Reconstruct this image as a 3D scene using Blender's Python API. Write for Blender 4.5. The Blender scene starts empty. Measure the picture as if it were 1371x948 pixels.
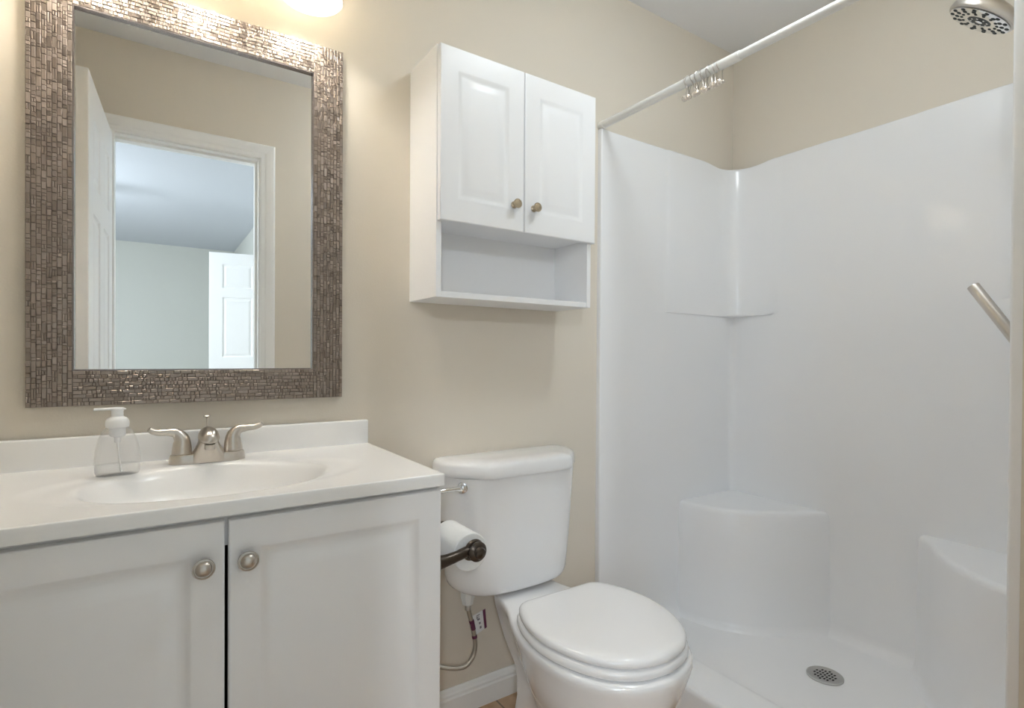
import bpy, bmesh, math, random
from mathutils import Vector, Matrix
PI = math.pi
random.seed(7)
C = bpy.context.scene.collection
SC = bpy.context.scene

# ------------------------------------------------------------------ camera
CAM_H = 1.094
CAM_Y = -1.472
yaw, pitch, roll = 0.585911, -0.0074144, -0.0058668
F_PX, CY = 726.06, 483.7
cam_d = bpy.data.cameras.new('camera')
cam = bpy.data.objects.new('camera', cam_d); C.objects.link(cam)
cam_d.sensor_fit = 'HORIZONTAL'; cam_d.sensor_width = 36.0
cam_d.lens = 36.0 * F_PX / 1371.0
cam_d.shift_y = (CY - 474.0) / 1371.0
cam_d.clip_start = 0.01
fh = Vector((math.sin(yaw), math.cos(yaw), 0)); rh = Vector((math.cos(yaw), -math.sin(yaw), 0)); zz = Vector((0, 0, 1))
f_ = fh * math.cos(pitch) + zz * math.sin(pitch)
u_ = -fh * math.sin(pitch) + zz * math.cos(pitch)
r2 = rh * math.cos(roll) - u_ * math.sin(roll)
u2 = rh * math.sin(roll) + u_ * math.cos(roll)
cam.matrix_world = Matrix(((r2.x, u2.x, -f_.x, 0), (r2.y, u2.y, -f_.y, CAM_Y), (r2.z, u2.z, -f_.z, CAM_H), (0, 0, 0, 1)))
SC.camera = cam

# ------------------------------------------------------------------ world, lights, exposure
SC.view_settings.view_transform = 'Standard'
SC.view_settings.look = 'None'
SC.view_settings.gamma = 1.0
SC.view_settings.use_curve_mapping = False
SC.view_settings.exposure = 0.36
W = bpy.data.worlds.new('sky'); SC.world = W; W.use_nodes = True
W.node_tree.nodes['Background'].inputs[0].default_value = (0.72, 0.85, 1.0, 1)
W.node_tree.nodes['Background'].inputs[1].default_value = 1.0
SC.cycles.max_bounces = 10
SC.cycles.diffuse_bounces = 6
SC.cycles.glossy_bounces = 5
SC.cycles.transmission_bounces = 8
SC.cycles.transparent_max_bounces = 8
SC.cycles.caustics_reflective = False
SC.cycles.caustics_refractive = False
SC.cycles.sample_clamp_indirect = 20.0
VANITY_BULB = 108.0      # emission strength of each vanity bulb
FILL_DOME = 20.5              # fill dome added to the bathroom ceiling
FILL_FAN = 330.0              # bulb of the fan added to the bedroom for fill light
DAY = 50.0             # daylight through the bedroom window (watts)

def area_light(name, loc, rot, sx, sy, power, col):
    d = bpy.data.lights.new(name, 'AREA'); d.shape = 'RECTANGLE'; d.size = sx; d.size_y = sy
    d.energy = power; d.color = col
    o = bpy.data.objects.new(name, d); C.objects.link(o); o.location = loc; o.rotation_euler = rot
    return o
# daylight entering through the bedroom's window (in its left wall)
area_light('window_daylight', (-2.18, -3.6, 1.45), (0, -PI/2 + 0.42, 0), 1.25, 1.5, DAY, (0.80, 0.90, 1.0))

# ------------------------------------------------------------------ materials
def mat(name, col, rough=0.5, metal=0.0, coat=0.0, noise=0.0, nscale=8.0, bump=0.0, bscale=60.0, spec=0.5, trans=0.0, ior=1.45, emit=None, estr=0.0):
    m = bpy.data.materials.new(name); m.use_nodes = True
    nt = m.node_tree; b = nt.nodes['Principled BSDF']
    b.inputs['Base Color'].default_value = (*col, 1)
    b.inputs['Roughness'].default_value = rough
    b.inputs['Metallic'].default_value = metal
    b.inputs['Specular IOR Level'].default_value = spec
    b.inputs['IOR'].default_value = ior
    if coat:
        b.inputs['Coat Weight'].default_value = coat; b.inputs['Coat Roughness'].default_value = 0.05
    if trans: b.inputs['Transmission Weight'].default_value = trans
    if emit:
        b.inputs['Emission Color'].default_value = (*emit, 1); b.inputs['Emission Strength'].default_value = estr
    tc = nt.nodes.new('ShaderNodeTexCoord')
    n = nt.nodes.new('ShaderNodeTexNoise'); n.inputs['Scale'].default_value = nscale; n.inputs['Detail'].default_value = 4
    nt.links.new(tc.outputs['Object'], n.inputs['Vector'])
    if noise:
        mx = nt.nodes.new('ShaderNodeMix'); mx.data_type = 'RGBA'
        mx.inputs[6].default_value = (*[c*(1-noise) for c in col], 1); mx.inputs[7].default_value = (*[min(1, c*(1+noise)) for c in col], 1)
        nt.links.new(n.outputs['Fac'], mx.inputs[0]); nt.links.new(mx.outputs[2], b.inputs['Base Color'])
    if bump:
        n2 = nt.nodes.new('ShaderNodeTexNoise'); n2.inputs['Scale'].default_value = bscale; n2.inputs['Detail'].default_value = 3
        nt.links.new(tc.outputs['Object'], n2.inputs['Vector'])
        bp = nt.nodes.new('ShaderNodeBump'); bp.inputs['Strength'].default_value = bump; bp.inputs['Distance'].default_value = 0.002
        nt.links.new(n2.outputs['Fac'], bp.inputs['Height']); nt.links.new(bp.outputs['Normal'], b.inputs['Normal'])
    return m
M = {}
M['wall'] = mat('beige_wall_paint', (0.74, 0.68, 0.585), 0.55, noise=0.02, nscale=3, bump=0.12, bscale=220, spec=0.3)
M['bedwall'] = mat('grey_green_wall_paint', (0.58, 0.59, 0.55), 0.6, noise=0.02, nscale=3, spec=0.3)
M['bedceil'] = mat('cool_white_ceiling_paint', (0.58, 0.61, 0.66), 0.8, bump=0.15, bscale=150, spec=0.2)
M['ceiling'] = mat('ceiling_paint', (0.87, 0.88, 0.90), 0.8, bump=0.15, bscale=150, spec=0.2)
M['trim'] = mat('white_trim_paint', (0.90, 0.90, 0.88), 0.35, noise=0.01)
M['door'] = mat('white_door_paint', (0.856, 0.856, 0.856), 0.35, noise=0.01)
M['cab'] = mat('white_thermofoil', (0.875, 0.875, 0.88), 0.32, noise=0.008, nscale=5)
M['cabin'] = mat('white_melamine', (0.875, 0.875, 0.88), 0.45, noise=0.008)
M['insideshade'] = mat('painted_inside_shade', (0.07, 0.05, 0.035), 0.8, noise=0.2, nscale=60)  # shade inside the closed vanity, put into the colour
M['marble'] = mat('cultured_marble', (0.90, 0.895, 0.885), 0.27, coat=0.15, noise=0.012, nscale=4)
M['porcelain'] = mat('white_porcelain', (0.875, 0.875, 0.88), 0.08, coat=0.6, noise=0.006)
M['seatplastic'] = mat('white_seat_plastic', (0.875, 0.875, 0.88), 0.16, coat=0.2, noise=0.006)
M['acrylic'] = mat('white_shower_acrylic', (0.875, 0.875, 0.88), 0.30, coat=0.30, noise=0.006, nscale=3)
M['nickel'] = mat('brushed_nickel', (0.62, 0.575, 0.52), 0.32, 1.0, noise=0.05, nscale=40)
M['nickeldark'] = mat('satin_nickel', (0.55, 0.51, 0.465), 0.33, 1.0, noise=0.05, nscale=40)
M['brass'] = mat('antique_brass_knob', (0.50, 0.42, 0.31), 0.30, 1.0, noise=0.08, nscale=80)
M['chrome'] = mat('chrome', (0.80, 0.80, 0.80), 0.07, 1.0, noise=0.01)
M['bronze'] = mat('oil_rubbed_bronze', (0.085, 0.068, 0.055), 0.28, 0.85, noise=0.25, nscale=60)
M['paper'] = mat('toilet_paper', (0.86, 0.86, 0.85), 0.95, bump=0.3, bscale=180, spec=0.1)
M['card'] = mat('cardboard', (0.45, 0.35, 0.25), 0.9, noise=0.05)
M['rodpaint'] = mat('white_rod_enamel', (0.83, 0.82, 0.79), 0.28, noise=0.01)
M['pearl'] = mat('satin_bead', (0.80, 0.72, 0.63), 0.25, 0.6, noise=0.05)
M['dark'] = mat('dark_rubber', (0.035, 0.04, 0.038), 0.5, noise=0.2)
M['hole'] = mat('drain_shadow', (0.03, 0.025, 0.025), 0.8, noise=0.1)
M['steel'] = mat('stainless_steel', (0.56, 0.55, 0.53), 0.32, 1.0, noise=0.04, nscale=30)
M['lip'] = mat('dark_pewter_lip', (0.33, 0.29, 0.28), 0.25, 0.9, noise=0.06)
M['pump'] = mat('white_pump_plastic', (0.84, 0.84, 0.84), 0.3, noise=0.01)
M['pump'].node_tree.nodes['Principled BSDF'].inputs['Subsurface Weight'].default_value = 0.0
def thin_clear(name, tint, gloss, haze):
    m = bpy.data.materials.new(name); m.use_nodes = True; nt = m.node_tree
    b = nt.nodes['Principled BSDF']; b.inputs['Base Color'].default_value = (0.9, 0.9, 0.9, 1); b.inputs['Roughness'].default_value = 0.08
    tr = nt.nodes.new('ShaderNodeBsdfTransparent'); tr.inputs[0].default_value = (*tint, 1)
    lw = nt.nodes.new('ShaderNodeLayerWeight'); lw.inputs[0].default_value = 0.25
    mr = nt.nodes.new('ShaderNodeMapRange'); mr.inputs[3].default_value = haze; mr.inputs[4].default_value = gloss
    tc = nt.nodes.new('ShaderNodeTexCoord'); n = nt.nodes.new('ShaderNodeTexNoise'); n.inputs['Scale'].default_value = 30
    nt.links.new(tc.outputs['Object'], n.inputs['Vector'])
    nt.links.new(lw.outputs['Facing'], mr.inputs[0])
    mx = nt.nodes.new('ShaderNodeMixShader'); nt.links.new(mr.outputs[0], mx.inputs[0])
    nt.links.new(tr.outputs[0], mx.inputs[1]); nt.links.new(b.outputs[0], mx.inputs[2])
    nt.links.new(mx.outputs[0], nt.nodes['Material Output'].inputs[0])
    return m
M['clear'] = thin_clear('clear_plastic', (0.995, 0.995, 0.995), 0.30, 0.035)
M['soap'] = thin_clear('clear_liquid_soap', (0.985, 0.99, 0.99), 0.22, 0.03)
M['nut'] = mat('white_nylon_nut', (0.74, 0.74, 0.72), 0.4, noise=0.02)
M['tag'] = mat('white_tag_paper', (0.78, 0.77, 0.77), 0.6, noise=0.02)
M['tagpurple'] = mat('purple_tag_print', (0.13, 0.03, 0.075), 0.6, noise=0.1)
M['tagprint'] = mat('grey_tag_print', (0.22, 0.2, 0.21), 0.6, noise=0.1)
M['bulb'] = mat('lit_bulb', (1, 0.95, 0.88), 0.3, emit=(1.0, 0.96, 0.90), estr=VANITY_BULB, noise=0.001)
M['fanfill'] = mat('fill_light_globe', (0.9, 0.9, 0.9), 0.4, emit=(0.86, 0.93, 1.0), estr=FILL_FAN, noise=0.001)
M['dome'] = mat('fill_light_dome', (0.9, 0.9, 0.88), 0.4, emit=(0.86, 0.945, 1.0), estr=FILL_DOME, noise=0.001)
def braid_mat():
    m = mat('braided_steel_hose', (0.46, 0.42, 0.36), 0.3, 0.8)
    nt = m.node_tree; b = nt.nodes['Principled BSDF']
    tc = nt.nodes.new('ShaderNodeTexCoord'); w = nt.nodes.new('ShaderNodeTexWave'); w.inputs['Scale'].default_value = 260
    w.bands_direction = 'Z'
    nt.links.new(tc.outputs['Object'], w.inputs['Vector'])
    bp = nt.nodes.new('ShaderNodeBump'); bp.inputs['Strength'].default_value = 0.25; bp.inputs['Distance'].default_value = 0.001
    nt.links.new(w.outputs['Fac'], bp.inputs['Height']); nt.links.new(bp.outputs['Normal'], b.inputs['Normal'])
    return m
M['braid'] = braid_mat()
def mirror_mat():
    m = mat('silvered_glass', (0.94, 0.95, 0.945), 0.0, 1.0)
    return m
M['mirror'] = mirror_mat()
def frost():
    m = bpy.data.materials.new('frosted_shade_glass'); m.use_nodes = True; nt = m.node_tree
    b = nt.nodes['Principled BSDF']; b.inputs['Base Color'].default_value = (0.88, 0.86, 0.80, 1); b.inputs['Roughness'].default_value = 0.25
    tr = nt.nodes.new('ShaderNodeBsdfTranslucent'); tr.inputs[0].default_value = (0.9, 0.86, 0.78, 1)
    tc = nt.nodes.new('ShaderNodeTexCoord'); n = nt.nodes.new('ShaderNodeTexNoise'); n.inputs['Scale'].default_value = 20
    nt.links.new(tc.outputs['Object'], n.inputs['Vector'])
    mr = nt.nodes.new('ShaderNodeMapRange'); mr.inputs[3].default_value = 0.44; mr.inputs[4].default_value = 0.52
    nt.links.new(n.outputs['Fac'], mr.inputs[0])
    mx = nt.nodes.new('ShaderNodeMixShader'); nt.links.new(mr.outputs[0], mx.inputs[0])
    nt.links.new(b.outputs[0], mx.inputs[1]); nt.links.new(tr.outputs[0], mx.inputs[2])
    nt.links.new(mx.outputs[0], nt.nodes['Material Output'].inputs[0])
    return m
M['frost'] = frost()
def floor_mat():
    m = mat('tan_vinyl_tile', (0.40, 0.25, 0.14), 0.4)
    nt = m.node_tree; b = nt.nodes['Principled BSDF']
    tc = nt.nodes.new('ShaderNodeTexCoord')
    n = nt.nodes.new('ShaderNodeTexNoise'); n.inputs['Scale'].default_value = 14; n.inputs['Detail'].default_value = 6
    nt.links.new(tc.outputs['Object'], n.inputs['Vector'])
    cr = nt.nodes.new('ShaderNodeValToRGB'); cr.color_ramp.elements[0].color = (0.42, 0.26, 0.15, 1); cr.color_ramp.elements[1].color = (0.66, 0.47, 0.31, 1)
    cr.color_ramp.elements[0].position = 0.3; cr.color_ramp.elements[1].position = 0.7
    nt.links.new(n.outputs['Fac'], cr.inputs[0])
    br = nt.nodes.new('ShaderNodeTexBrick'); br.offset = 0; br.inputs['Scale'].default_value = 1.0
    br.inputs['Brick Width'].default_value = 0.305; br.inputs['Row Height'].default_value = 0.305; br.inputs['Mortar Size'].default_value = 0.003
    br.inputs['Mortar'].default_value = (0.25, 0.19, 0.14, 1)
    nt.links.new(tc.outputs['Object'], br.inputs['Vector'])
    nt.links.new(cr.outputs[0], br.inputs['Color1']); nt.links.new(cr.outputs[0], br.inputs['Color2'])
    nt.links.new(br.outputs['Color'], b.inputs['Base Color'])
    return m
M['floor'] = floor_mat()
M['carpet'] = mat('beige_carpet', (0.55, 0.52, 0.47), 0.95, noise=0.12, nscale=90, bump=0.5, bscale=300, spec=0.1)
def mosaic_mat(name, base, dark, rough):
    m = mat(name, base, rough, 0.9)
    nt = m.node_tree; b = nt.nodes['Principled BSDF']
    g = nt.nodes.new('ShaderNodeNewGeometry')
    cr = nt.nodes.new('ShaderNodeValToRGB')
    cr.color_ramp.elements[0].color = (*dark, 1); cr.color_ramp.elements[1].color = (*base, 1)
    nt.links.new(g.outputs['Random Per Island'], cr.inputs[0])
    nt.links.new(cr.outputs[0], b.inputs['Base Color'])
    mr = nt.nodes.new('ShaderNodeMapRange'); mr.inputs[3].default_value = rough - 0.08; mr.inputs[4].default_value = rough + 0.12
    nt.links.new(g.outputs['Random Per Island'], mr.inputs[0]); nt.links.new(mr.outputs[0], b.inputs['Roughness'])
    return m
M['mosaic'] = mosaic_mat('pewter_bronze_mosaic', (0.365, 0.31, 0.27), (0.27, 0.226, 0.195), 0.36)

# ------------------------------------------------------------------ helpers
def wloc(o):
    v = Vector((0, 0, 0))
    while o is not None:
        v = v + o.location; o = o.parent
    return v
def obj(name, bm, m, parent=None, smooth=True, angle=35):
    """link a bmesh (world coordinates) as ONE mesh object, shifted into its parent's frame"""
    if parent is not None:
        bmesh.ops.translate(bm, verts=bm.verts, vec=-wloc(parent))
    bmesh.ops.recalc_face_normals(bm, faces=bm.faces)
    me = bpy.data.meshes.new(name); bm.to_mesh(me); bm.free()
    if smooth:
        for p_ in me.polygons: p_.use_smooth = True
        me.set_sharp_from_angle(angle=math.radians(angle))
    o = bpy.data.objects.new(name, me); C.objects.link(o)
    if m is not None: me.materials.append(M[m] if isinstance(m, str) else m)
    if parent is not None: o.parent = parent
    return o
def thing(name, label, cat, loc=(0, 0, 0), group=None):
    o = bpy.data.objects.new(name, None); C.objects.link(o); o.location = loc; o.empty_display_size = 0.05
    o['label'] = label; o['category'] = cat
    if group: o['group'] = group
    return o
def tag(o, label, cat, group=None):
    o['label'] = label; o['category'] = cat
    if group: o['group'] = group
    return o
def struct(name, bm, m, parent=None, smooth=False):
    o = obj(name, bm, m, parent, smooth)
    if parent is None: o['kind'] = 'structure'
    return o
def copy_tree(o, parent=None):
    c = o.copy(); C.objects.link(c)
    if parent is not None: c.parent = parent
    for ch in list(o.children): copy_tree(ch, c)
    return c
NB = bmesh.new
def box(bm, x0, x1, y0, y1, z0, z1, bev=0.0, seg=2):
    vs = [bm.verts.new((x, y, z)) for x in (x0, x1) for y in (y0, y1) for z in (z0, z1)]
    idx = [(0, 1, 3, 2), (4, 6, 7, 5), (0, 4, 5, 1), (2, 3, 7, 6), (0, 2, 6, 4), (1, 5, 7, 3)]
    fs = [bm.faces.new([vs[i] for i in f]) for f in idx]
    if bev > 0:
        es = list({e for f in fs for e in f.edges})
        bmesh.ops.bevel(bm, geom=es, offset=bev, segments=seg, profile=0.5, affect='EDGES')
    return vs
def loft(bm, rings, closed=True, cap0=True, cap1=True):
    R = [[bm.verts.new(p) for p in r] for r in rings]
    n = len(R[0])
    for a, b in zip(R, R[1:]):
        for i in range(n if closed else n - 1):
            j = (i + 1) % n
            bm.faces.new((a[i], a[j], b[j], b[i]))
    if cap0 and closed: bm.faces.new(R[0][::-1])
    if cap1 and closed: bm.faces.new(R[-1])
    return R
def basis(d):
    d = Vector(d).normalized()
    a = Vector((0, 0, 1)) if abs(d.z) < 0.95 else Vector((1, 0, 0))
    x = a.cross(d).normalized(); y = d.cross(x)
    return x, y, d
def lathe(bm, origin, axis, prof, n=32, cap0=True, cap1=True):
    """prof: list of (radius, distance along axis)"""
    x, y, d = basis(axis); o = Vector(origin)
    rings = [[o + d * t + (x * math.cos(2*PI*i/n) + y * math.sin(2*PI*i/n)) * max(r, 1e-5) for i in range(n)] for r, t in prof]
    return loft(bm, rings, True, cap0, cap1)
def crspline(pts, per=8):
    P = [Vector(p) for p in pts]; P = [P[0]*2 - P[1]] + P + [P[-1]*2 - P[-2]]
    out = []
    for i in range(1, len(P) - 2):
        for k in range(per):
            t = k / per
            a, b, c, d = P[i-1], P[i], P[i+1], P[i+2]
            out.append(0.5 * ((2*b) + (c - a)*t + (2*a - 5*b + 4*c - d)*t*t + (3*b - a - 3*c + d)*t*t*t))
    out.append(P[-2]); return out
def tube(bm, pts, rad, n=16, per=8, smooth=True, cap=True):
    """rad: number or list (per control point); optional tuple (rx, ry) for oval"""
    m_ = len(pts)
    if smooth:
        path = crspline(pts, per)
        def rr(k):
            if not isinstance(rad, (list, tuple)): return rad
            f = k / per; i = min(int(f), m_ - 2); t = f - i
            return rad[i] * (1 - t) + rad[i+1] * t
    else:
        path = [Vector(p) for p in pts]
        def rr(k): return rad[k] if isinstance(rad, (list, tuple)) else rad
    rings = []; ux = None
    for k, p in enumerate(path):
        t = (path[min(k+1, len(path)-1)] - path[max(k-1, 0)]).normalized()
        if ux is None: ux, _, _ = basis(t)
        ux = (ux - t * ux.dot(t)).normalized(); uy = t.cross(ux)
        r = rr(k)
        rings.append([p + (ux * math.cos(2*PI*i/n) + uy * math.sin(2*PI*i/n)) * r for i in range(n)])
    return loft(bm, rings, True, cap, cap)
def sphere(bm, c, r, seg=20, rings=12, sx=1, sy=1, sz=1):
    mt = Matrix.Translation(c) @ Matrix.Diagonal((sx, sy, sz, 1))
    bmesh.ops.create_uvsphere(bm, u_segments=seg, v_segments=rings, radius=r, matrix=mt)
def lerp(a, b, t): return a + (b - a) * t
def interp(tab, x):
    for (a, va), (b, vb) in zip(tab, tab[1:]):
        if x <= b: return lerp(va, vb, (x - a) / (b - a) if b > a else 0)
    return tab[-1][1]
def smooth01(t):
    t = max(0, min(1, t)); return t*t*(3 - 2*t)
def panel_front(bm, x0, x1, z0, z1, yf, yb, holes_rects, plane='y', edge=0.003):
    """a slab whose front (at yf) carries raised panels. holes_rects: list of (rect, profile); profile = [(inset, depth)...]"""
    # slab sides with softened front edge
    s = 1 if yb > yf else -1
    def P(x, y, z): return (x, y, z)
    outer = [(x0, z0), (x1, z0), (x1, z1), (x0, z1)]
    def ring(ins, y): return [bm.verts.new(P(x + (ins if i in (0, 3) else -ins), y, z + (ins if i < 2 else -ins))) for i, (x, z) in enumerate(outer)]
    rb = ring(0, yb); r1 = ring(0, yf + s*edge); r2_ = ring(edge*0.35, yf + s*edge*0.3); r3 = ring(edge, yf)
    bm.faces.new(rb)
    for a, b in ((rb, r1), (r1, r2_), (r2_, r3)):
        for i in range(4): bm.faces.new((a[i], a[(i+1) % 4], b[(i+1) % 4], b[i]))
    # front field as grid around the rects
    xs = sorted({x0 + edge, x1 - edge} | {v for r, _ in holes_rects for v in (r[0], r[1])})
    zs = sorted({z0 + edge, z1 - edge} | {v for r, _ in holes_rects for v in (r[2], r[3])})
    vv = {}
    for x in xs:
        for z in zs: vv[(x, z)] = bm.verts.new(P(x, yf, z))
    for xa, xb in zip(xs, xs[1:]):
        for za, zb in zip(zs, zs[1:]):
            cx, cz = (xa + xb)/2, (za + zb)/2
            if any(r[0] < cx < r[1] and r[2] < cz < r[3] for r, _ in holes_rects): continue
            bm.faces.new((vv[(xa, za)], vv[(xb, za)], vv[(xb, zb)], vv[(xa, zb)]))
    for r, prof in holes_rects:
        prev = None
        for ins, dep in [(0, 0)] + list(prof):
            cur = [bm.verts.new(P(x, yf + s*dep, z)) for x, z in ((r[0]+ins, r[2]+ins), (r[1]-ins, r[2]+ins), (r[1]-ins, r[3]-ins), (r[0]+ins, r[3]-ins))]
            if prev:
                for i in range(4): bm.faces.new((prev[i], prev[(i+1) % 4], cur[(i+1) % 4], cur[i]))
            prev = cur
        bm.faces.new(prev)
    bmesh.ops.remove_doubles(bm, verts=bm.verts, dist=1e-5)

# ================================================================== the room shell
XL, XR = -0.262, 2.146          # bathroom left wall, shower long wall
YB = 0.0                        # wall with the mirror
YF, YO = -1.402, -1.522         # door wall: bathroom side and bedroom side
YE = -1.158                     # end wall of the shower
XS = 1.345                      # shower opening plane
H = 2.44
bm = NB(); box(bm, XL-0.12, XR+0.12, 0, 0.12, -0.1, H+0.1); struct('wall_back', bm, 'wall')
bm = NB(); box(bm, XL-0.12, XL, YO, 0, -0.1, H+0.1); struct('wall_left', bm, 'wall')
bm = NB(); box(bm, XR, XR+0.12, YO, 0, -0.1, H+0.1); struct('wall_right', bm, 'wall')
bm = NB(); box(bm, XS, XR, YF, YE, 0, H); struct('wall_shower_end', bm, 'wall')
DX0, DX1, DZ = -0.135, 0.425, 2.035   # clear door opening
bm = NB()
box(bm, XL, DX0-0.018, YO, YF, 0, H); box(bm, DX1+0.018, XR, YO, YF, 0, H); box(bm, DX0-0.018, DX1+0.018, YO, YF, DZ+0.018, H)
struct('wall_front', bm, 'wall')
bm = NB(); box(bm, XL-0.12, XR+0.12, YO, 0.12, -0.1, 0); struct('floor', bm, 'floor')
bm = NB(); box(bm, XL-0.12, XR+0.12, YO, 0.12, H, H+0.1); struct('ceiling', bm, 'ceiling')
# bedroom beyond the door (seen in the mirror)
BX0, BX1, BY = -2.25, 0.885, -6.42
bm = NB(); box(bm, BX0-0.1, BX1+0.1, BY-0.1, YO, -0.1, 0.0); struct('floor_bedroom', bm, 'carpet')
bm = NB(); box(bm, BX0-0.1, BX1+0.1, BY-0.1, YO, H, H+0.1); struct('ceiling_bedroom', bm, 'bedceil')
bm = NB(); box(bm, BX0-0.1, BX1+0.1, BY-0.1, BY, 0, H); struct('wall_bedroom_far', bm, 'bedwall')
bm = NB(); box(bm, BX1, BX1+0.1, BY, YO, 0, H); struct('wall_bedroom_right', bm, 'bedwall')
WY0, WY1, WZ0, WZ1 = -4.4, -2.8, 0.8, 2.1
bm = NB()
box(bm, BX0-0.1, BX0, BY, WY0, 0, H); box(bm, BX0-0.1, BX0, WY1, YO, 0, H)
box(bm, BX0-0.1, BX0, WY0, WY1, 0, WZ0); box(bm, BX0-0.1, BX0, WY0, WY1, WZ1, H)
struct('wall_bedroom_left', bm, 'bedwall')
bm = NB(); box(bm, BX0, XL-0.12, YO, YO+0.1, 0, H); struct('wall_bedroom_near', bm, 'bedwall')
bm = NB()
for a in (WY0, (WY0+WY1)/2-0.02, WY1-0.04): box(bm, BX0-0.07, BX0-0.02, a, a+0.04, WZ0, WZ1)
for a in (WZ0, (WZ0+WZ1)/2-0.02, WZ1-0.04): box(bm, BX0-0.07, BX0-0.02, WY0, WY1, a, a+0.04)
struct('window_1', bm, 'trim')

# baseboard with a moulded top
def baseboard(name, p0, p1, nrm, h=0.086):
    prof = [(0, 0), (0.014, 0), (0.014, h*0.66), (0.011, h*0.72), (0.0105, h*0.80), (0.0075, h*0.86), (0.005, h*0.95), (0.003, h), (0, h)]
    bm = NB()
    loft(bm, [[(p[0] + nrm[0]*d, p[1] + nrm[1]*d, z) for d, z in prof] for p in (p0, p1)])
    return struct(name, bm, 'trim', smooth=False)
baseboard('baseboard_back', (0.496, -0.0005), (XS-0.001, -0.0005), (0, -1))
baseboard('baseboard_end', (XS, YF), (XS, YE-0.001), (-1, 0))
baseboard('baseboard_front', (DX1+0.09, YF), (XS-0.015, YF), (0, 1))

# door casing: profiled boards with mitred corners, both faces are not needed - bathroom side
def casing(name, x0, x1, ztop, y, sgn):
    w = 0.066
    prof = [(0.0, 0.0), (0.0, 0.009), (0.004, 0.012), (0.02, 0.012), (0.026, 0.0155), (0.045, 0.018), (0.058, 0.0185), (0.064, 0.016), (w, 0.012), (w, 0.0)]
    rings = []
    for cx, cz, dx, dz in ((x0, 0.0, -1, 0), (x0, ztop, -1, 1), (x1, ztop, 1, 1), (x1, 0.0, 1, 0)):
        rings.append([(cx + dx*d, y + sgn*t, cz + dz*d) for d, t in prof])
    bm = NB(); loft(bm, rings); return struct(name, bm, 'trim')
casing('trim_1', DX0-0.006, DX1+0.006, DZ+0.006, YF+0.0005, 1)
casing('trim_2', DX0-0.006, DX1+0.006, DZ+0.006, YO-0.0005, -1)
bm = NB()
box(bm, DX0-0.018, DX0, YO, YF, 0, DZ+0.018); box(bm, DX1, DX1+0.018, YO, YF, 0, DZ+0.018); box(bm, DX0, DX1, YO, YF, DZ, DZ+0.018)
box(bm, DX1-0.011, DX1, -1.475, -1.44, 0, DZ); box(bm, DX0, DX1-0.011, -1.475, -1.44, DZ-0.011, DZ)
struct('trim_3', bm, 'trim')

def six_panel(name, width, hinge, ang, height=2.02, cols=2):
    """six panel door leaf; local x runs from the hinge to the free edge"""
    bm = NB(); t = 0.035; st = 0.115*width/0.71; mid = 0.10*width/0.71
    if cols == 1: st = 0.105; mid = 0
    pw = (width - 2*st - mid*(cols-1))/cols
    rows = [(0.24, 0.86), (0.99, 1.575), (1.67, 1.895)] if cols == 2 else [(0.24, 0.94), (1.08, 1.62), (1.70, 1.915)]
    rects = []
    prof = [(0.006, 0.006), (0.014, 0.007), (0.032, 0.0015), (0.040, 0.0015)]
    for za, zb in rows:
        for k in range(cols):
            xa = st + k*(pw + mid); rects.append(((xa, xa + pw, za, zb), prof))
    panel_front(bm, 0, width, 0.008, height, -t/2, t/2 - 0.003, rects)
    # the rear face carries the same panels
    bm2 = NB(); panel_front(bm2, 0, width, 0.008, height, t/2, -t/2, rects)
    tmp = bpy.data.meshes.new('t'); bm2.to_mesh(tmp); bm2.free()
    # keep only the front field of the second copy
    bm3 = NB(); bm3.from_mesh(tmp); bpy.data.meshes.remove(tmp)
    bmesh.ops.delete(bm3, geom=[f for f in bm3.faces if any(v.co.y < -t/2 + 1e-4 for v in f.verts)], context='FACES')
    tmp = bpy.data.meshes.new('t'); bm3.to_mesh(tmp); bm3.free(); 
    bmesh.ops.delete(bm, geom=[f for f in bm.faces if all(v.co.y > t/2 - 0.0031 for v in f.verts)], context='FACES')
    bm.from_mesh(tmp); bpy.data.meshes.remove(tmp)
    bmesh.ops.remove_doubles(bm, verts=bm.verts, dist=1e-5)
    o = obj(name, bm, 'door', None, False)
    o.location = hinge; o.rotation_euler = (0, 0, ang); o['kind'] = 'structure'
    return o
def door_knob(parent, x, z):
    for s in (-1, 1):
        bm = NB(); lathe(bm, (x, s*0.0175, z), (0, s, 0), [(0.03, 0), (0.03, 0.004), (0.026, 0.008), (0.011, 0.012), (0.010, 0.03), (0.018, 0.036), (0.026, 0.046), (0.027, 0.056), (0.02, 0.066), (0.0, 0.069)], 24)
        o = obj('door_knob', bm, 'nickel', None); o.parent = parent
d1 = six_panel('door_1', 0.605, (DX0-0.022, YF+0.022, 0), PI/2 + math.radians(3.0))
d2 = six_panel('door_2', 0.455, (BX1-0.012, -4.02, 0), PI + math.radians(10), 2.02, 1)

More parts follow.
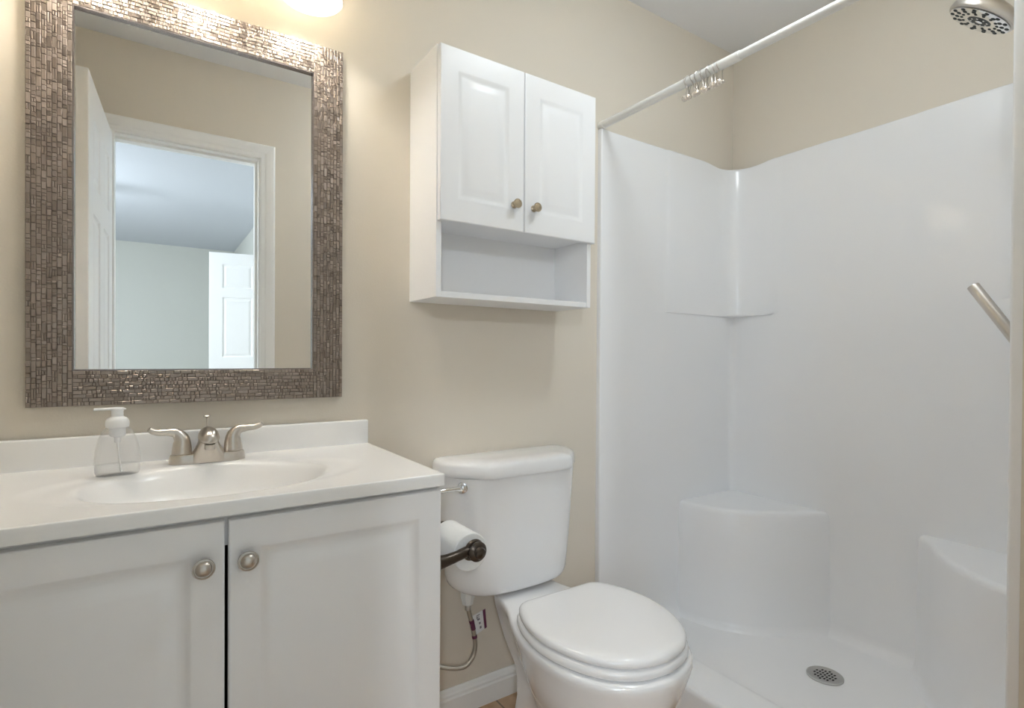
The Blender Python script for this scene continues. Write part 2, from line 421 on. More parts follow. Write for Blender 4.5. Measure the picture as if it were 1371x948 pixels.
# ================================================================== shower stall
shower = thing('shower_stall', 'white glossy one-piece shower stall with corner seats and curved top edge', 'shower', (1.75, -0.58, 0))
T = 0.020
yA, xB, yC = -T, XR - T, YE + T
ZL, ZT = 1.275, 1.918
def plan(level):
    """plan curve of the stall's inside from the opening round to the opening; level 0 = below the ledge, 1 = above"""
    pts = []
    r = 0.006
    pts += [(XS, -0.0002), (XS, -0.007), (XS, yA + r)]
    for k in range(1, 5):
        a = PI/2 * k/4; pts.append((XS + r - r*math.cos(a), yA + r - r*math.sin(a)))
    NA = 20; NC = 18; NBk = 48
    xe = 1.69
    if level == 0:
        rc = 0.03
        cA, cB = xB - rc, yA - rc
        xs = [lerp(XS + r, cA, (k+1)/(NA+1)) for k in range(NA)]
        A = [(x, yA) for x in xs] + [(cA, yA)]
        K = [(cA + rc*math.sin(PI/2*k/NC), yA - rc + rc*math.cos(PI/2*k/NC)) for k in range(1, NC)] + [(xB, cB)]
    else:
        x1, y2 = 2.005, -0.215
        xs = [lerp(XS + r, xe - 0.004, (k+1)/7) for k in range(7)] + [xe + 0.004, xe + 0.012, xe + 0.020] + [lerp(xe + 0.03, x1, (k+1)/11) for k in range(10)]
        A = [(x, yA - 0.004*smooth01((x - xe)/0.02)) for x in xs] + [(x1, yA - 0.004)]
        K = []
        p0 = Vector((x1, yA - 0.004)); p3 = Vector((xB - 0.007, y2 + 0.018)); q1 = Vector((2.095, yA - 0.004)); q2 = Vector((xB - 0.002, -0.085))
        for k in range(1, NC - 1):
            t = k/(NC - 1); K.append(tuple((1-t)**3*p0 + 3*(1-t)**2*t*q1 + 3*(1-t)*t*t*q2 + t**3*p3))
        K += [(xB - 0.0045, y2 + 0.006), (xB, y2)]
    ym = (yA + yC)/2; ye0 = -0.23; ye1 = 2*ym - ye0
    Bk = []
    for k in range(1, NBk):
        y = lerp(ye0, ye1, k/NBk); x = xB
        d = abs(y - ym)
        x = xB + 0.005*smooth01((0.155 - d)/0.05)
        Bk.append((x, y))
    first = pts + A + K
    mir = [(x, 2*ym - y) for x, y in reversed(first)]
    return first + Bk + mir
P0, P1 = plan(0), plan(1)
assert len(P0) == len(P1)
def offset_plan(P, d):
    out = []
    for i, (x, y) in enumerate(P):
        a = P[max(i-1, 0)]; b = P[min(i+1, len(P)-1)]
        tx, ty = b[0]-a[0], b[1]-a[1]; l = math.hypot(tx, ty) or 1
        out.append((x + ty/l*d, y - tx/l*d))       # towards the inside of the stall
    return out
rings = []
for z, off, lev in ((0.058, 0.045, 0), (0.062, 0.026, 0), (0.072, 0.012, 0), (0.085, 0.004, 0), (0.105, 0.0, 0), (0.5, 0, 0), (0.9, 0, 0), (ZL-0.006, 0, 0),
                    (ZL-0.001, 0, 0.12), (ZL, 0, 0.9), (ZL+0.004, 0, 0.97), (ZL+0.012, 0, 1), (1.45, 0, 1), (1.7, 0, 1), (ZT-0.01, 0, 1), (ZT-0.003, -0.001, 1), (ZT, -0.004, 1), (ZT, -0.017, 1)):
    base = [(lerp(a[0], b[0], lev), lerp(a[1], b[1], lev)) for a, b in zip(P0, P1)]
    pl = offset_plan(base, off) if off else base
    row = []
    for (x, y), (x0_, y0_) in zip(pl, base):
        if x0_ < XS + 0.02: x, y = x0_, y0_       # the front flange stays straight
        x = min(x, XR-0.001); y = min(max(y, YE+0.0002), -0.0002)
        zd = z
        if z > 1.8:
            dcor = min(math.hypot(x - XR, y), math.hypot(x - XR, y - YE)); zd = z - 0.012*smooth01((0.235 - dcor)/0.14)
        row.append((x, y, zd))
    rings.append(row)
bm = NB(); loft(bm, rings, closed=False)
sur = obj('surround', bm, 'acrylic', shower, True, 50)
# shower pan with the threshold (a profile swept along y; the floor falls to the drain)
DRX, DRY = 1.842, -0.566
prof = [(1.352, 0.0), (1.352, 0.03), (1.352, 0.082), (1.3545, 0.0935), (1.362, 0.0995), (1.372, 0.1005), (1.43, 0.1000), (1.488, 0.0990), (1.502, 0.0965), (1.512, 0.090), (1.530, 0.072), (1.545, 0.064), (1.565, 0.0605)]
xs = [1.565 + (XR - 0.021 - 1.565)*k/36 for k in range(1, 37)]
rows = []
NY = 60
for j in range(NY+1):
    y = lerp(-0.0206, YE + 0.0206, j/NY)
    row = [(x, y, z) for x, z in prof]
    for x in xs:
        d = math.hypot(x - DRX, y - DRY)
        row.append((x, y, 0.0605 - 0.008*(1 - smooth01(d/0.35))))
    rows.append(row)
bm = NB(); loft(bm, rows, closed=False)
obj('pan', bm, 'acrylic', shower, True, 60)
# the two moulded corner seats
def seat(flip):
    ym = (yA + yC)/2
    ctl = [(1.775, -0.016), (1.778, -0.06), (1.797, -0.15), (1.835, -0.222), (1.89, -0.285), (1.955, -0.335), (2.03, -0.382), (2.09, -0.420), (2.13, -0.446)]
    arc = [tuple(p.xy) for p in crspline([(x, y, 0) for x, y in ctl], 5)]
    def ring(z, ins):
        o = []
        for i, (x, y) in enumerate(arc):
            a = arc[max(i-1, 0)]; b = arc[min(i+1, len(arc)-1)]
            tx, ty = b[0]-a[0], b[1]-a[1]; l = math.hypot(tx, ty)
            o.append((min(x - ty/l*ins, 2.132), min(y + tx/l*ins, -0.014), z))
        o.append((2.130, -0.016, z))
        return [(x, (2*ym - y) if flip else y, z) for x, y, z in o]
    # ins > 0 pushes towards the corner
    rr = [(0.056, -0.03), (0.060, -0.018), (0.072, -0.006), (0.09, 0.0), (0.3, 0.004), (0.497, 0.007), (0.507, 0.010), (0.513, 0.016), (0.5155, 0.025), (0.5155, 0.034)]
    bm = NB(); loft(bm, [ring(z, i) for z, i in rr], True, True, True)
    return obj('corner_seat', bm, 'acrylic', shower, True, 50)
seat(False); seat(True)
# drain strainer
bm = NB()
zt = 0.0555
lathe(bm, (DRX, DRY, zt - 0.006), (0, 0, 1), [(0.045, 0.0), (0.054, 0.003), (0.0545, 0.0065), (0.052, 0.0078), (0.047, 0.0066), (0.0, 0.0066)], 40, True, True)
dr = obj('drain_strainer', bm, 'steel', shower); dr['label'] = 'round steel drain strainer with dark slots'
bm = NB()
for row, n in ((-3, 2), (-2, 4), (-1, 4), (0, 5), (1, 4), (2, 4), (3, 2)):
    for k in range(n):
        cx = DRX + (k - (n-1)/2)*0.0155; cy = DRY + row*0.0098
        ang = [PI/2 * q/3 for q in range(4)]
        pts = []
        for q in range(16):
            a = 2*PI*q/16; pts.append((cx + 0.0052*math.copysign(abs(math.cos(a))**0.6, math.cos(a)), cy + 0.0031*math.copysign(abs(math.sin(a))**0.6, math.sin(a)), zt + 0.0010))
        bm.faces.new([bm.verts.new(p) for p in pts])
obj('drain_slots', bm, 'hole', dr, False)

# ================================================================== vanity
van = thing('vanity_cabinet', 'white two-door vanity cabinet with routed panels under the sink top', 'cabinet', (0.118, -0.24, 0))
VX0, VX1 = -0.256, 0.492
bm = NB()
box(bm, VX0, VX0+0.016, -0.455, -0.003, 0, 0.8305); box(bm, VX1-0.016, VX1, -0.455, -0.003, 0, 0.8305)
box(bm, VX0+0.016, VX1-0.016, -0.39, -0.375, 0, 0.09)
box(bm, VX0+0.016, VX1-0.016, -0.455, -0.437, 0.777, 0.8305); 
obj('carcass', bm, 'cab', van, False)
bm = NB(); box(bm, VX0+0.016, VX1-0.016, -0.018, -0.003, 0.09, 0.8305); box(bm, VX0+0.016, VX1-0.016, -0.44, -0.018, 0.09, 0.106)
box(bm, VX0+0.0162, VX0+0.018, -0.436, -0.018, 0.106, 0.82); box(bm, VX1-0.018, VX1-0.0162, -0.436, -0.018, 0.106, 0.82)
ip = obj('inner_panel', bm, 'insideshade', van, False); ip['label'] = 'inside of the cabinet, coloured dark to stand for its shade'
def cab_knob(parent, x, y, z, r, m):
    bm = NB()
    k = r/0.0165
    lathe(bm, (x, y, z), (0, -1, 0), [(0.0095*k, 0), (0.0085*k, 0.002*k), (0.006*k, 0.006*k), (0.006*k, 0.012*k), (0.011*k, 0.016*k), (0.0158*k, 0.019*k), (0.0165*k, 0.0215*k), (0.0158*k, 0.0238*k), (0.0142*k, 0.0242*k), (0.0132*k, 0.0228*k), (0.0122*k, 0.0228*k), (0.0108*k, 0.0256*k), (0.0082*k, 0.0280*k), (0.0045*k, 0.0294*k), (0, 0.0298*k)], 36)
    return obj('knob', bm, m, parent)
DPROF = [(0.003, 0.0012), (0.007, 0.0042), (0.012, 0.0062), (0.017, 0.0066), (0.022, 0.0058), (0.036, 0.0020), (0.041, 0.0008), (0.048, 0.0004)]
def vdoor(x0, x1, z0, z1, kx, nm):
    bm = NB()
    panel_front(bm, x0, x1, z0, z1, -0.4735, -0.4558, [((x0+0.047, x1-0.047, z0+0.050, z1-0.050), DPROF)], edge=0.0035)
    d = obj('door', bm, 'cab', van, True, 40)
    k = cab_knob(d, kx, -0.4735, 0.757, 0.0165, 'nickeldark'); k['label'] = 'round satin nickel knob'
    return d
vdoor(VX0, 0.0998, 0.10, 0.8225, 0.068, '')
vdoor(0.1056, VX1, 0.10, 0.8225, 0.132, '')

top = thing('vanity_sink', 'white cultured-marble vanity top with an integral oval sink and backsplash', 'sink', (0.118, -0.24, 0.832))
CX0, CX1, CY0 = -0.2595, 0.4955, -0.480
SCX, SCY, SA, SB = 0.100, -0.272, 0.212, 0.158
def top_z(x, y):
    z = 0.857
    r = math.hypot((x - SCX)/SA, (y - SCY)/SB)
    # shallow dished rim around the bowl, then the bowl
    r2b = math.hypot((x - SCX)/(SA + 0.085), (y - SCY)/(SB + 0.008))
    z -= 0.0028*smooth01((1.0 - r2b)/0.16)
    if r < 1.06:
        t = max(0.0, 1.06 - r)
        z -= 0.118*(1 - (1 - min(1, t/0.95))**2.1) * smooth01(t/0.26)
    return z
NXg, NYg = 150, 100
bm = NB()
gx = [CX0, CX0+0.0008, CX0+0.0024] + [lerp(CX0+0.006, CX1-0.006, k/NXg) for k in range(NXg+1)] + [CX1-0.0024, CX1-0.0008, CX1]
gy = [CY0, CY0+0.0008, CY0+0.0024] + [lerp(CY0+0.006, -0.001, k/NYg) for k in range(NYg+1)]
rows = []
for j, y in enumerate(gy):
    row = []
    for i, x in enumerate(gx):
        z = top_z(x, y); e = min(x - CX0, CX1 - x, y - CY0)
        if e < 0.0022: z -= 0.0022*(1 - math.sqrt(max(0, 1 - ((0.0024 - e)/0.0024)**2)))
        row.append((x, y, z))
    rows.append(row)
G = loft(bm, rows, closed=False)
def skirt(vs):
    prev = vs
    for dz, inn in ((0.848, 0), (0.834, 0), (0.8325, 0.0012)):
        cur = []
        for v in vs: cur.append(bm.verts.new((v.co.x, v.co.y, dz)))
        for a, b, c, d in zip(prev, prev[1:], cur[1:], cur): bm.faces.new((a, b, c, d))
        prev = cur
    return prev
edge_loop = [r[0] for r in G[::-1]] + G[0][1:] + [r[-1] for r in G[1:]]
low = skirt(edge_loop)
inner = [bm.verts.new((min(max(v.co.x, CX0+0.03), CX1-0.03), max(v.co.y, CY0+0.03), 0.8325)) for v in low]
for a, b, c, d in zip(low, low[1:], inner[1:], inner):
    try: bm.faces.new((a, b, c, d))
    except ValueError: pass
bmesh.ops.remove_doubles(bm, verts=bm.verts, dist=1e-6)
obj('sink_top', bm, 'marble', top, True, 60)
bm = NB(); box(bm, CX0+0.001, CX1-0.002, -0.0205, -0.001, 0.850, 0.921, 0.004, 3); obj('backsplash', bm, 'marble', top)
bm = NB(); lathe(bm, (SCX, SCY, top_z(SCX, SCY)-0.001), (0, 0, 1), [(0.024, 0), (0.024, 0.003), (0.021, 0.004), (0.018, 0.003), (0.017, 0.002), (0.015, 0.005), (0, 0.006)], 32)
d_ = obj('drain_flange', bm, 'nickel', top); d_['label'] = 'brushed nickel drain flange'

# ------------------------------------------------------------------ faucet
FX, FY = 0.105, -0.078
fau = thing('faucet', 'brushed nickel two-handle bathroom faucet behind the sink bowl', 'faucet', (FX, FY, 0.857))
ZC = 0.8573
def stadium(cx, cy, hx, hy, z, n=10):
    pts = []
    for s, a0 in ((1, -PI/2), (-1, PI/2)):
        for k in range(n+1):
            a = a0 + PI*k/n; pts.append((cx + s*(hx - hy) + hy*math.cos(a), cy + hy*math.sin(a), z))
    return pts
bm = NB()
loft(bm, [stadium(FX, FY, 0.0755, 0.0265, ZC), stadium(FX, FY, 0.0755, 0.0265, ZC+0.004), stadium(FX, FY, 0.0745, 0.0255, ZC+0.013), stadium(FX, FY, 0.0725, 0.0235, ZC+0.0185), stadium(FX, FY, 0.068, 0.019, ZC+0.0200)])
obj('base', bm, 'nickel', fau)
# spout: broad sloping apron rising to a domed nose
bm = NB()
def spring(w, d0, d1, z, n=20):
    # rounded rectangle x half width w, y from FY+d0 (front, negative) to FY+d1
    cy = FY + (d0+d1)/2; hy = (d1-d0)/2
    return [(FX + w*math.copysign(abs(math.cos(2*PI*k/n))**0.6, math.cos(2*PI*k/n)), cy + hy*math.copysign(abs(math.sin(2*PI*k/n))**0.6, math.sin(2*PI*k/n)), z) for k in range(n)]
loft(bm, [spring(0.0430, -0.0295, 0.022, ZC+0.0005), spring(0.0395, -0.0300, 0.022, ZC+0.008), spring(0.0335, -0.0315, 0.021, ZC+0.018), spring(0.0275, -0.034, 0.020, ZC+0.028), spring(0.0215, -0.037, 0.020, ZC+0.040), spring(0.0190, -0.040, 0.020, ZC+0.048), spring(0.0180, -0.041, 0.020, ZC+0.056), spring(0.015, -0.038, 0.018, ZC+0.064)])
obj('spout_body', bm, 'nickel', fau)
bm = NB()
# the nose: an ovoid lying forward over the apron
rings = []
for k in range(13):
    t = k/12; a = PI*t
    yc = lerp(FY + 0.021, FY - 0.058, (1 - math.cos(a))/2)
    rr = 0.0215*max(0.02, math.sin(a))**0.62
    zc = ZC + 0.0570 - 0.006*((1 - math.cos(a))/2)**1.6
    rings.append([(FX + rr*0.98*math.cos(2*PI*i/24), yc, zc + rr*1.0*math.sin(2*PI*i/24)*(1.05 if math.sin(2*PI*i/24) > 0 else 0.62)) for i in range(24)])
loft(bm, rings)
obj('spout', bm, 'nickel', fau)
bm = NB(); lathe(bm, (FX+0.0, FY-0.047, ZC+0.0325), (0, -0.15, 1), [(0.0095, 0), (0.0105, 0.002), (0.0105, 0.012)], 24)
obj('aerator', bm, 'nickeldark', fau)
bm = NB(); lathe(bm, (FX+0.000, FY+0.024, ZC+0.015), (0, 0, 1), [(0.0022, 0), (0.0022, 0.078), (0.0035, 0.080), (0.0075, 0.0815), (0.0082, 0.0835), (0.006, 0.0855), (0.0, 0.0862)], 20)
obj('lift_rod', bm, 'nickel', fau)
def fhandle(s):
    bm = NB(); hx = FX + s*0.0505
    lathe(bm, (hx, FY, ZC+0.0195), (0, 0, 1), [(0.0185, 0), (0.0195, 0.0015), (0.0195, 0.004), (0.0180, 0.0055)], 28)
    pts = [(hx, FY, ZC+0.024), (hx - s*0.0005, FY, ZC+0.040), (hx + s*0.001, FY, ZC+0.054), (hx + s*0.011, FY-0.001, ZC+0.0665), (hx + s*0.028, FY-0.003, ZC+0.0695), (hx + s*0.043, FY-0.006, ZC+0.0705), (hx + s*0.054, FY-0.008, ZC+0.0745), (hx + s*0.060, FY-0.010, ZC+0.0790)]
    tube(bm, pts, [0.0195, 0.0178, 0.0150, 0.0108, 0.0078, 0.0070, 0.0068, 0.0048], 20, 6)
    return obj('handle', bm, 'nickel', fau)
fhandle(-1); fhandle(1)

# ------------------------------------------------------------------ soap dispenser
SX, SY = -0.057, -0.150
soap = thing('soap_dispenser', 'clear plastic foaming soap bottle with white pump on the vanity top', 'soap dispenser', (SX, SY, 0.856))
def oval(hx, hy, z, n=36, e=0.85): return [(SX + hx*math.copysign(abs(math.cos(2*PI*k/n))**e, math.cos(2*PI*k/n)), SY + hy*math.copysign(abs(math.sin(2*PI*k/n))**e, math.sin(2*PI*k/n)), z) for k in range(n)]
BZ = 0.8572
outer = [(0.030, 0.018, 0.0), (0.0355, 0.0225, 0.0015), (0.0375, 0.0245, 0.006), (0.0385, 0.0255, 0.018), (0.0380, 0.0255, 0.035), (0.0355, 0.0245, 0.055), (0.0315, 0.023, 0.072), (0.0265, 0.021, 0.084), (0.0215, 0.019, 0.091), (0.0185, 0.0178, 0.0945), (0.0175, 0.0175, 0.0965), (0.0175, 0.0175, 0.102)]
bm = NB()
rings = [oval(a, b, BZ + z) for a, b, z in outer]
inner_r = [oval(a - 0.0012, b - 0.0012, BZ + max(z, 0.0014)) for a, b, z in reversed(outer)]
loft(bm, rings + inner_r, True, True, True)
obj('bottle', bm, 'clear', soap)
bm = NB()
liq = [(0.0335, 0.0205, 0.0028)] + [(a - 0.0022, b - 0.0022, z) for a, b, z in outer[2:4]] + [(0.0362, 0.0234, 0.0215)]
loft(bm, [oval(a, b, BZ + z) for a, b, z in liq]); o_ = obj('soap', bm, 'soap', soap); o_['label'] = 'shallow clear liquid soap in the bottle'
bm = NB()
lathe(bm, (SX, SY, BZ+0.0935), (0, 0, 1), [(0.0170, 0), (0.0186, 0.0008), (0.0196, 0.004), (0.0198, 0.009), (0.0192, 0.0135), (0.0174, 0.0172), (0.0145, 0.0198), (0.0112, 0.0214), (0.0101, 0.0228), (0.0099, 0.032), (0.0104, 0.0335), (0.0108, 0.037), (0.0092, 0.0392), (0, 0.0400)], 36)
ring = lambda x, hy, hz, z: [(SX + x, SY + hy*math.cos(2*PI*k/16), z + hz*math.sin(2*PI*k/16)) for k in range(16)]
loft(bm, [ring(0.014, 0.002, 0.0012, BZ+0.1295), ring(0.009, 0.0072, 0.0030, BZ+0.1305), ring(0.0, 0.0088, 0.0034, BZ+0.1308), ring(-0.012, 0.0072, 0.0028, BZ+0.1308), ring(-0.028, 0.0056, 0.0024, BZ+0.1308), ring(-0.0365, 0.0046, 0.0026, BZ+0.1302), ring(-0.0375, 0.0036, 0.0020, BZ+0.1298)])
pp = obj('pump', bm, 'pump', soap); pp['label'] = 'white pump head'
bm = NB()
lathe(bm, (SX, SY, BZ+0.070), (0, 0, 1), [(0.0045, -0.006), (0.0055, -0.004), (0.0055, 0.004), (0.0125, 0.007), (0.0138, 0.010), (0.0138, 0.0245)], 28)
tube(bm, [(SX, SY, BZ+0.068), (SX+0.002, SY, BZ+0.04), (SX+0.006, SY, BZ+0.006)], 0.0018, 8)
obj('pump_chamber', bm, 'pump', soap)

# ================================================================== mirror
MX0, MX1, MZ0, MZ1, FWm = -0.213, 0.421, 0.986, 1.898, 0.077
mir = thing('wall_mirror', 'rectangular wall mirror in a wide bronze mosaic frame above the sink', 'mirror', (0.104, 0, 0.986))
def frame_box(bm, x0, x1, z0, z1, w, y0, y1):
    def R(ins, y): return [bm.verts.new(p) for p in ((x0+ins, y, z0+ins), (x1-ins, y, z0+ins), (x1-ins, y, z1-ins), (x0+ins, y, z1-ins))]
    a, b, c, d = R(0, y0), R(0, y1), R(w, y1), R(w, y0)
    for p_, q_ in ((a, b), (b, c), (c, d), (d, a)):
        for i in range(4): bm.faces.new((p_[i], p_[(i+1) % 4], q_[(i+1) % 4], q_[i]))
YFR = -0.0195
bm = NB(); frame_box(bm, MX0, MX1, MZ0, MZ1, FWm - 0.003, -0.001, YFR)
fr = obj('frame', bm, mat('frame_grout', (0.16, 0.125, 0.105), 0.55, 0.3, noise=0.1, nscale=50), mir, False)
def tile(bm, x0, x1, z0, z1, yb):
    g = 0.00045; th = random.choice((0.0009, 0.0012, 0.0014, 0.0017, 0.0022)); b = 0.0009
    tx = random.gauss(0, 0.05); tz = random.gauss(0, 0.05)
    x0 += g; x1 -= g; z0 += g; z1 -= g
    if x1 - x0 < 2.5*b or z1 - z0 < 2.5*b: return
    cx, cz = (x0+x1)/2, (z0+z1)/2
    lo = [bm.verts.new((x, yb, z)) for x, z in ((x0, z0), (x1, z0), (x1, z1), (x0, z1))]
    mi = [bm.verts.new((v.co.x, yb - th*0.55, v.co.z)) for v in lo]
    hi = [bm.verts.new((x, yb - th + tx*(x-cx) + tz*(z-cz), z)) for x, z in ((x0+b, z0+b), (x1-b, z0+b), (x1-b, z1-b), (x0+b, z1-b))]
    for p_, q_ in ((lo, mi), (mi, hi)):
        for i in range(4): bm.faces.new((p_[i], p_[(i+1) % 4], q_[(i+1) % 4], q_[i]))
    bm.faces.new(hi)
bm = NB()
yb = YFR - 0.0001
ncol = 9; cw = (FWm - 0.003)/ncol
def run(a, b):
    p = a
    while p < b - 1e-6:
        L = random.choice((0.006, 0.008, 0.009, 0.011, 0.013, 0.016, 0.022))
        q = min(p + L, b)
        if b - q < 0.005: q = b
        yield p, q; p = q
for side in (MX0, MX1 - FWm + 0.003):
    for c in range(ncol):
        for p, q in run(MZ0, MZ1):
            if random.random() < 0.16 and q - p > 0.008:      # two slim tiles side by side
                m_ = side + c*cw + cw/2
                tile(bm, side + c*cw, m_, p, q, yb); tile(bm, m_, side + (c+1)*cw, p, q, yb)
            else: tile(bm, side + c*cw, side + (c+1)*cw, p, q, yb)
for zb_ in (MZ0, MZ1 - FWm + 0.003):
    for c in range(ncol):
        for p, q in run(MX0 + FWm - 0.003, MX1 - FWm + 0.003):
            if random.random() < 0.45 and q - p > 0.010:
                m_ = (p + q)/2
                tile(bm, p, m_, zb_ + c*cw, zb_ + (c+1)*cw, yb); tile(bm, m_, q, zb_ + c*cw, zb_ + (c+1)*cw, yb)
            else: tile(bm, p, q, zb_ + c*cw, zb_ + (c+1)*cw, yb)
obj('mosaic', bm, 'mosaic', fr, False)
bm = NB(); frame_box(bm, MX0+FWm-0.003, MX1-FWm+0.003, MZ0+FWm-0.003, MZ1-FWm+0.003, 0.003, -0.009, YFR-0.0012)
obj('inner_lip', bm, 'lip', fr, False)
bm = NB()
x0, x1, z0, z1 = MX0+FWm-0.001, MX1-FWm+0.001, MZ0+FWm-0.001, MZ1-FWm+0.001
v = [bm.verts.new(p) for p in ((x0, -0.012, z0), (x1, -0.012, z0), (x1, -0.012, z1), (x0, -0.012, z1))]; v2 = [bm.verts.new((q.co.x, -0.008, q.co.z)) for q in v]
bm.faces.new(v); bm.faces.new(v2[::-1])
for i in range(4): bm.faces.new((v[i], v[(i+1) % 4], v2[(i+1) % 4], v2[i]))
obj('mirror_glass', bm, 'mirror', mir, False)

# ================================================================== vanity light
LZ = 2.085
vl = thing('vanity_light', 'vanity light bar with frosted bell glass shades above the mirror', 'wall lamp', (0.104, 0, LZ))
bm = NB(); box(bm, -0.16, 0.368, -0.022, -0.001, LZ-0.055, LZ+0.055, 0.008, 3); obj('back_plate', bm, 'nickel', vl)
def shade(x):
    y = -0.13; zr = 1.942
    bm = NB()
    tube(bm, [(x, -0.02, LZ), (x, -0.075, LZ+0.02), (x, y, LZ+0.012), (x, y, LZ-0.005)], 0.007, 12)
    lathe(bm, (x, y, LZ-0.035), (0, 0, 1), [(0.021, 0), (0.022, 0.004), (0.022, 0.03), (0.016, 0.036), (0.008, 0.038)], 24)
    arm = obj('lamp_arm', bm, 'nickel', vl)
    prof = [(0.0705, 0.0), (0.0700, 0.0015), (0.0665, 0.008), (0.061, 0.018), (0.056, 0.032), (0.052, 0.05), (0.047, 0.07), (0.040, 0.088), (0.031, 0.102), (0.022, 0.112)]
    t = 0.003
    inner = [(r - t, z + (0.0 if i == 0 else 0.0)) for i, (r, z) in enumerate(prof)][::-1]
    bm = NB(); lathe(bm, (x, y, zr), (0, 0, 1), prof + inner, 40, False, False)
    # join the rim
    sh = obj('lamp_shade', bm, 'frost', vl); sh['label'] = 'frosted bell glass shade'
    bm = NB(); sphere(bm, (x, y, zr+0.058), 0.027, 20, 12, 1, 1, 1.2)
    lathe(bm, (x, y, zr+0.085), (0, 0, 1), [(0.013, 0), (0.013, 0.025)], 16)
    b = obj('bulb', bm, 'bulb', sh)
for x in (-0.107, 0.104, 0.315): shade(x)

# added fill lamp: flush dome on the bathroom ceiling, out of view
BLX, BLY = 1.18, -0.86
cl = thing('fill_ceiling_light', 'added round flush fill lamp with a white dome on the bathroom ceiling near the shower', 'ceiling lamp', (BLX, BLY, H))
bm = NB(); lathe(bm, (BLX, BLY, H-0.0005), (0, 0, -1), [(0.17, 0), (0.17, 0.02), (0.155, 0.026)], 40); obj('lamp_base', bm, 'nickel', cl)
bm = NB(); lathe(bm, (BLX, BLY, H-0.02), (0, 0, -1), [(0.152, 0), (0.150, 0.02), (0.135, 0.045), (0.10, 0.068), (0.05, 0.08), (0.0, 0.083)], 40); obj('lamp_shade', bm, 'dome', cl)

# unseen fan lamp added in the bedroom to send fill light through the door
fan = thing('fill_ceiling_fan', 'added white ceiling fan with a round fill lamp, out of view on the bedroom ceiling', 'ceiling fan', (-1.15, -3.60, H))
bm = NB(); lathe(bm, (-1.15, -3.60, H-0.0005), (0, 0, -1), [(0.07, 0), (0.065, 0.03), (0.014, 0.04), (0.014, 0.12), (0.05, 0.125), (0.10, 0.14), (0.105, 0.19), (0.07, 0.215), (0.05, 0.225)], 32); obj('motor', bm, 'trim', fan)
for k in range(5):
    a = 2*PI*k/5 + 0.9; ca, sa = math.cos(a), math.sin(a)
    bm = NB()
    def bp(r, w, dz): return (-1.15 + r*ca - w*sa, -3.60 + r*sa + w*ca, H - 0.165 + dz)
    loft(bm, [[bp(r, -w, 0.008), bp(r, w, -0.008), bp(r, w, -0.003), bp(r, -w, 0.013)] for r, w in ((0.10, 0.02), (0.16, 0.022), (0.19, 0.055), (0.50, 0.068), (0.53, 0.055))])
    obj('blade', bm, 'trim', fan, False)
bm = NB(); sphere(bm, (-1.15, -3.60, H-0.285), 0.075, 24, 14, 1, 1, 0.8); obj('fill_globe', bm, 'fanfill', fan)

# ================================================================== wall cabinet
WX0, WX1, WZ0c, WZ1c, WD = 0.619, 1.157, 1.252, 1.913, 0.176
wc = thing('wall_cabinet', 'white two-door wall cabinet with an open shelf, above the toilet', 'cabinet', (0.888, 0, WZ0c))
bm = NB(); t = 0.0155
for a in (WX0, WX1-t): box(bm, a, a+t, -WD, -0.001, WZ0c, WZ1c, 0.0008, 1)
box(bm, WX0+t, WX1-t, -WD, -0.001, WZ1c-t, WZ1c); box(bm, WX0+t, WX1-t, -0.012, -0.002, WZ0c+t, WZ1c-t)
obj('carcass', bm, 'cabin', wc, False)
bm = NB(); box(bm, WX0+t, WX1-t, -WD+0.001, -0.002, WZ0c, WZ0c+0.0155, 0.0008, 1); obj('shelf', bm, 'cabin', wc, False)
bm = NB(); box(bm, WX0+t, WX1-t, -WD+0.002, -0.012, 1.4625, 1.478); obj('shelf', bm, 'cabin', wc, False)
WPROF = [(0.003, 0.0006), (0.007, 0.0022), (0.011, 0.0036), (0.015, 0.0040), (0.019, 0.0035), (0.030, 0.0012), (0.034, 0.0004), (0.040, 0.0001)]
def disc_knob(parent, x, y, z):
    bm = NB()
    lathe(bm, (x, y, z), (0, -1, 0), [(0.0098, 0), (0.0098, 0.0015), (0.0075, 0.003), (0.0050, 0.0055), (0.0050, 0.013), (0.0095, 0.0165), (0.0125, 0.018), (0.0132, 0.0195), (0.0132, 0.0215), (0.0122, 0.0228), (0.0108, 0.0228), (0.0100, 0.0220), (0.0070, 0.0226), (0, 0.0230)], 36)
    return obj('knob', bm, 'brass', parent)
def wdoor(x0, x1, kx):
    bm = NB()
    panel_front(bm, x0, x1, 1.452, 1.9095, -0.1935, -0.1772, [((x0+0.050, x1-0.050, 1.452+0.058, 1.9095-0.058), WPROF)], edge=0.003)
    d = obj('door', bm, 'cab', wc, True, 40)
    k = disc_knob(d, kx, -0.1935, 1.5245); k['label'] = 'round antique brass knob'
wdoor(WX0+0.003, 0.8865, 0.852); wdoor(0.8895, WX1+0.002, 0.921)

